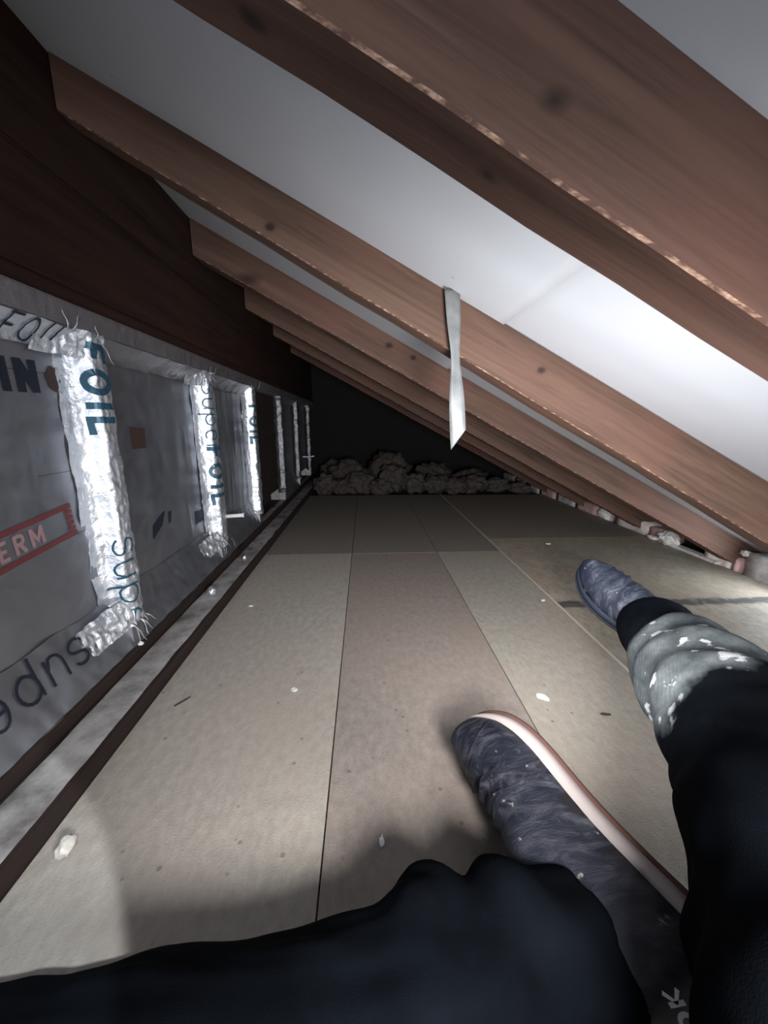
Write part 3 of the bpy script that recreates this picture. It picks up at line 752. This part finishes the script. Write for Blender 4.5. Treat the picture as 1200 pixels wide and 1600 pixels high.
from mathutils.bvhtree import BVHTree
def bvh(o):
    return BVHTree.FromPolygons([v.co.copy() for v in o.data.vertices], [tuple(p.vertices) for p in o.data.polygons])
TREES = [bvh(sh1), bvh(tr)]
TO, TR_, TU = Vector((.200, .146)), Vector((-.08, 1)).normalized(), Vector((-1, -.08)).normalized()
def hput(u, v):
    p = TO+TR_*u+TU*v; q_ = TO+TR_*.018+TU*.004; z = max([h[0].z for h in (t.ray_cast(Vector((q_.x, q_.y, .4)), Vector((0, 0, -1))) for t in TREES) if h[0]] or [.1])
    return (p.x, p.y, z+.002)
loc(lettering('white_lettering', 'OK', hput, .011, .0026, M['white'], None, gap=.2), person)
hp2 = Vector((.60, .545, .012)); tp2 = Vector((.470, .775, .140))
sh2, to2 = shoe(hp2, tp2-hp2, (-.25, -.55, .85), (tp2-hp2).length, .098, M['shoe_far'], M['darksole'], M['darksole'], 4.1)
tag(sh2, 'scuffed navy leather shoe with the toe pointing up'); loc(sh2, person)
person_parts = (tr, sh1, sh2)

# ------------------------------------------------------------------ small things lying about
def flake(name, x, y, r, m, label, cat, h=.003, seed=0, z=0, rot=0, asp=.6):
    bm = bmesh.new(); n = 11; rr = random.Random(seed); ca, sa = math.cos(rot), math.sin(rot); T, B = [], []
    for i in range(n):
        a = 2*pi*i/n; q = r*(.75+.4*rr.random()); u, v = q*math.cos(a), q*math.sin(a)*asp
        T.append(bm.verts.new((u*ca-v*sa, u*sa+v*ca, h*(.6+.5*rr.random())))); B.append(bm.verts.new((u*ca-v*sa, u*sa+v*ca, 0)))
    bm.faces.new(T); bm.faces.new(B[::-1])
    for i in range(n): bm.faces.new((T[i], T[(i+1) % n], B[(i+1) % n], B[i]))
    o = frombm(name, bm, M[m]); o.location = (x, y, z); return tag(o, label, cat)
lump('crumb', (-.331, .343, .0), (.008, .011, .009), 'stone', 'pale glassy crumb with a long shadow, on the lit corner of the floor', 'crumb', .4, 1.8, 3, seed=21)
lump('crumb', (-.365, .268, .0), (.004, .006, .003), 'chipw', 'tiny white crumb at the bottom left edge of the floor', 'crumb', .4, 1.8, 2, seed=25)
flake('plaster_flake', .014, .338, .0065, 'chipw', 'narrow white flake on the middle board, between the seam and the near shoe', 'flake', .003, 2, rot=1.5, asp=.45)
flake('plaster_flake', .300, .560, .0115, 'chipw', 'round white flake on the right board, between the two shoes', 'flake', .002, 3, rot=2.4)
flake('plaster_flake', -.13, .60, .007, 'chipw', 'faint flake on the left board near the seam', 'flake', .002, 4)
flake('plaster_flake', .47, .925, .007, 'chipw', 'white flake beside the pale edge strip, nearer the dark shoe toe', 'flake', .002, 6, rot=.5)
flake('plaster_flake', .72, 1.42, .011, 'chipw', 'small white flake on the stained board beyond the far shoe', 'flake', .003, 8, z=-.004)
flake('plaster_flake', -.30, .93, .006, 'chipw', 'speck of white on the left board, toward the second stud', 'flake', .002, 9)
flake('splinter', -.315, .578, .017, 'splinter', 'thin dark splinter lying on the left board', 'splinter', .0015, 11, rot=.9, asp=.09)
flake('splinter', .385, .515, .009, 'splinter', 'short dark splinter beside the dusty trouser leg', 'splinter', .002, 12, rot=-.1, asp=.35)
lump('foil_scrap', (-.395, .93, .0275), (.011, .014, .012), 'scrap', 'crumpled ball of foil on the lower step of the sole plate', 'foil scrap', .6, 3, 3, seed=31)
lump('foil_scrap', (-.39, 1.19, .0275), (.006, .009, .009), 'scrap', 'small twist of foil on the sole plate below the second stud', 'foil scrap', .6, 3, 3, seed=35)
pg = empty('white_peg', (-.425, 1.215, .175)); tag(pg, 'short white peg sticking out beside the second taped stud', 'peg')
bm = bmesh.new(); tube_bm(bm, [(-.445, 1.20, .175, .006, .006), (-.41, 1.205, .176, .006, .006), (-.392, 1.21, .176, .0065, .0065)], 12); loc(frombm('rod', bm, M['chipw'], None, True), pg)
bm = bmesh.new(); tube_bm(bm, [(-.392, 1.21, .176, .0075, .0075), (-.388, 1.211, .176, .0075, .0075)], 12); loc(frombm('cap', bm, M['chipw'], None, True), pg)
bm = bmesh.new(); tube_bm(bm, [(-.42, 2.60, .245, .005, .005), (-.37, 2.60, .245, .005, .005), (-.34, 2.60, .25, .007, .007)], 10)
tag(frombm('foil_hook', bm, M['scrap'], None, True), 'small bright foil hook low on the fifth taped stud', 'hook')
nail = empty('cap_nail', (-.42, .655, .075)); tag(nail, 'small white capped nail hanging at the foot of the first taped stud', 'nail')
bm = bmesh.new(); tube_bm(bm, [(-.428, .668, .098, .0008, .0008), (-.425, .668, .078, .0008, .0008), (-.424, .668, .062, .0008, .0008)], 8); loc(frombm('shank', bm, M['scrap'], None, True), nail)
bm = bmesh.new(); tube_bm(bm, [(-.424, .668, .063, .001, .001), (-.424, .668, .059, .005, .005), (-.424, .668, .057, .005, .005)], 12); loc(frombm('cap', bm, M['chipw'], None, True), nail)
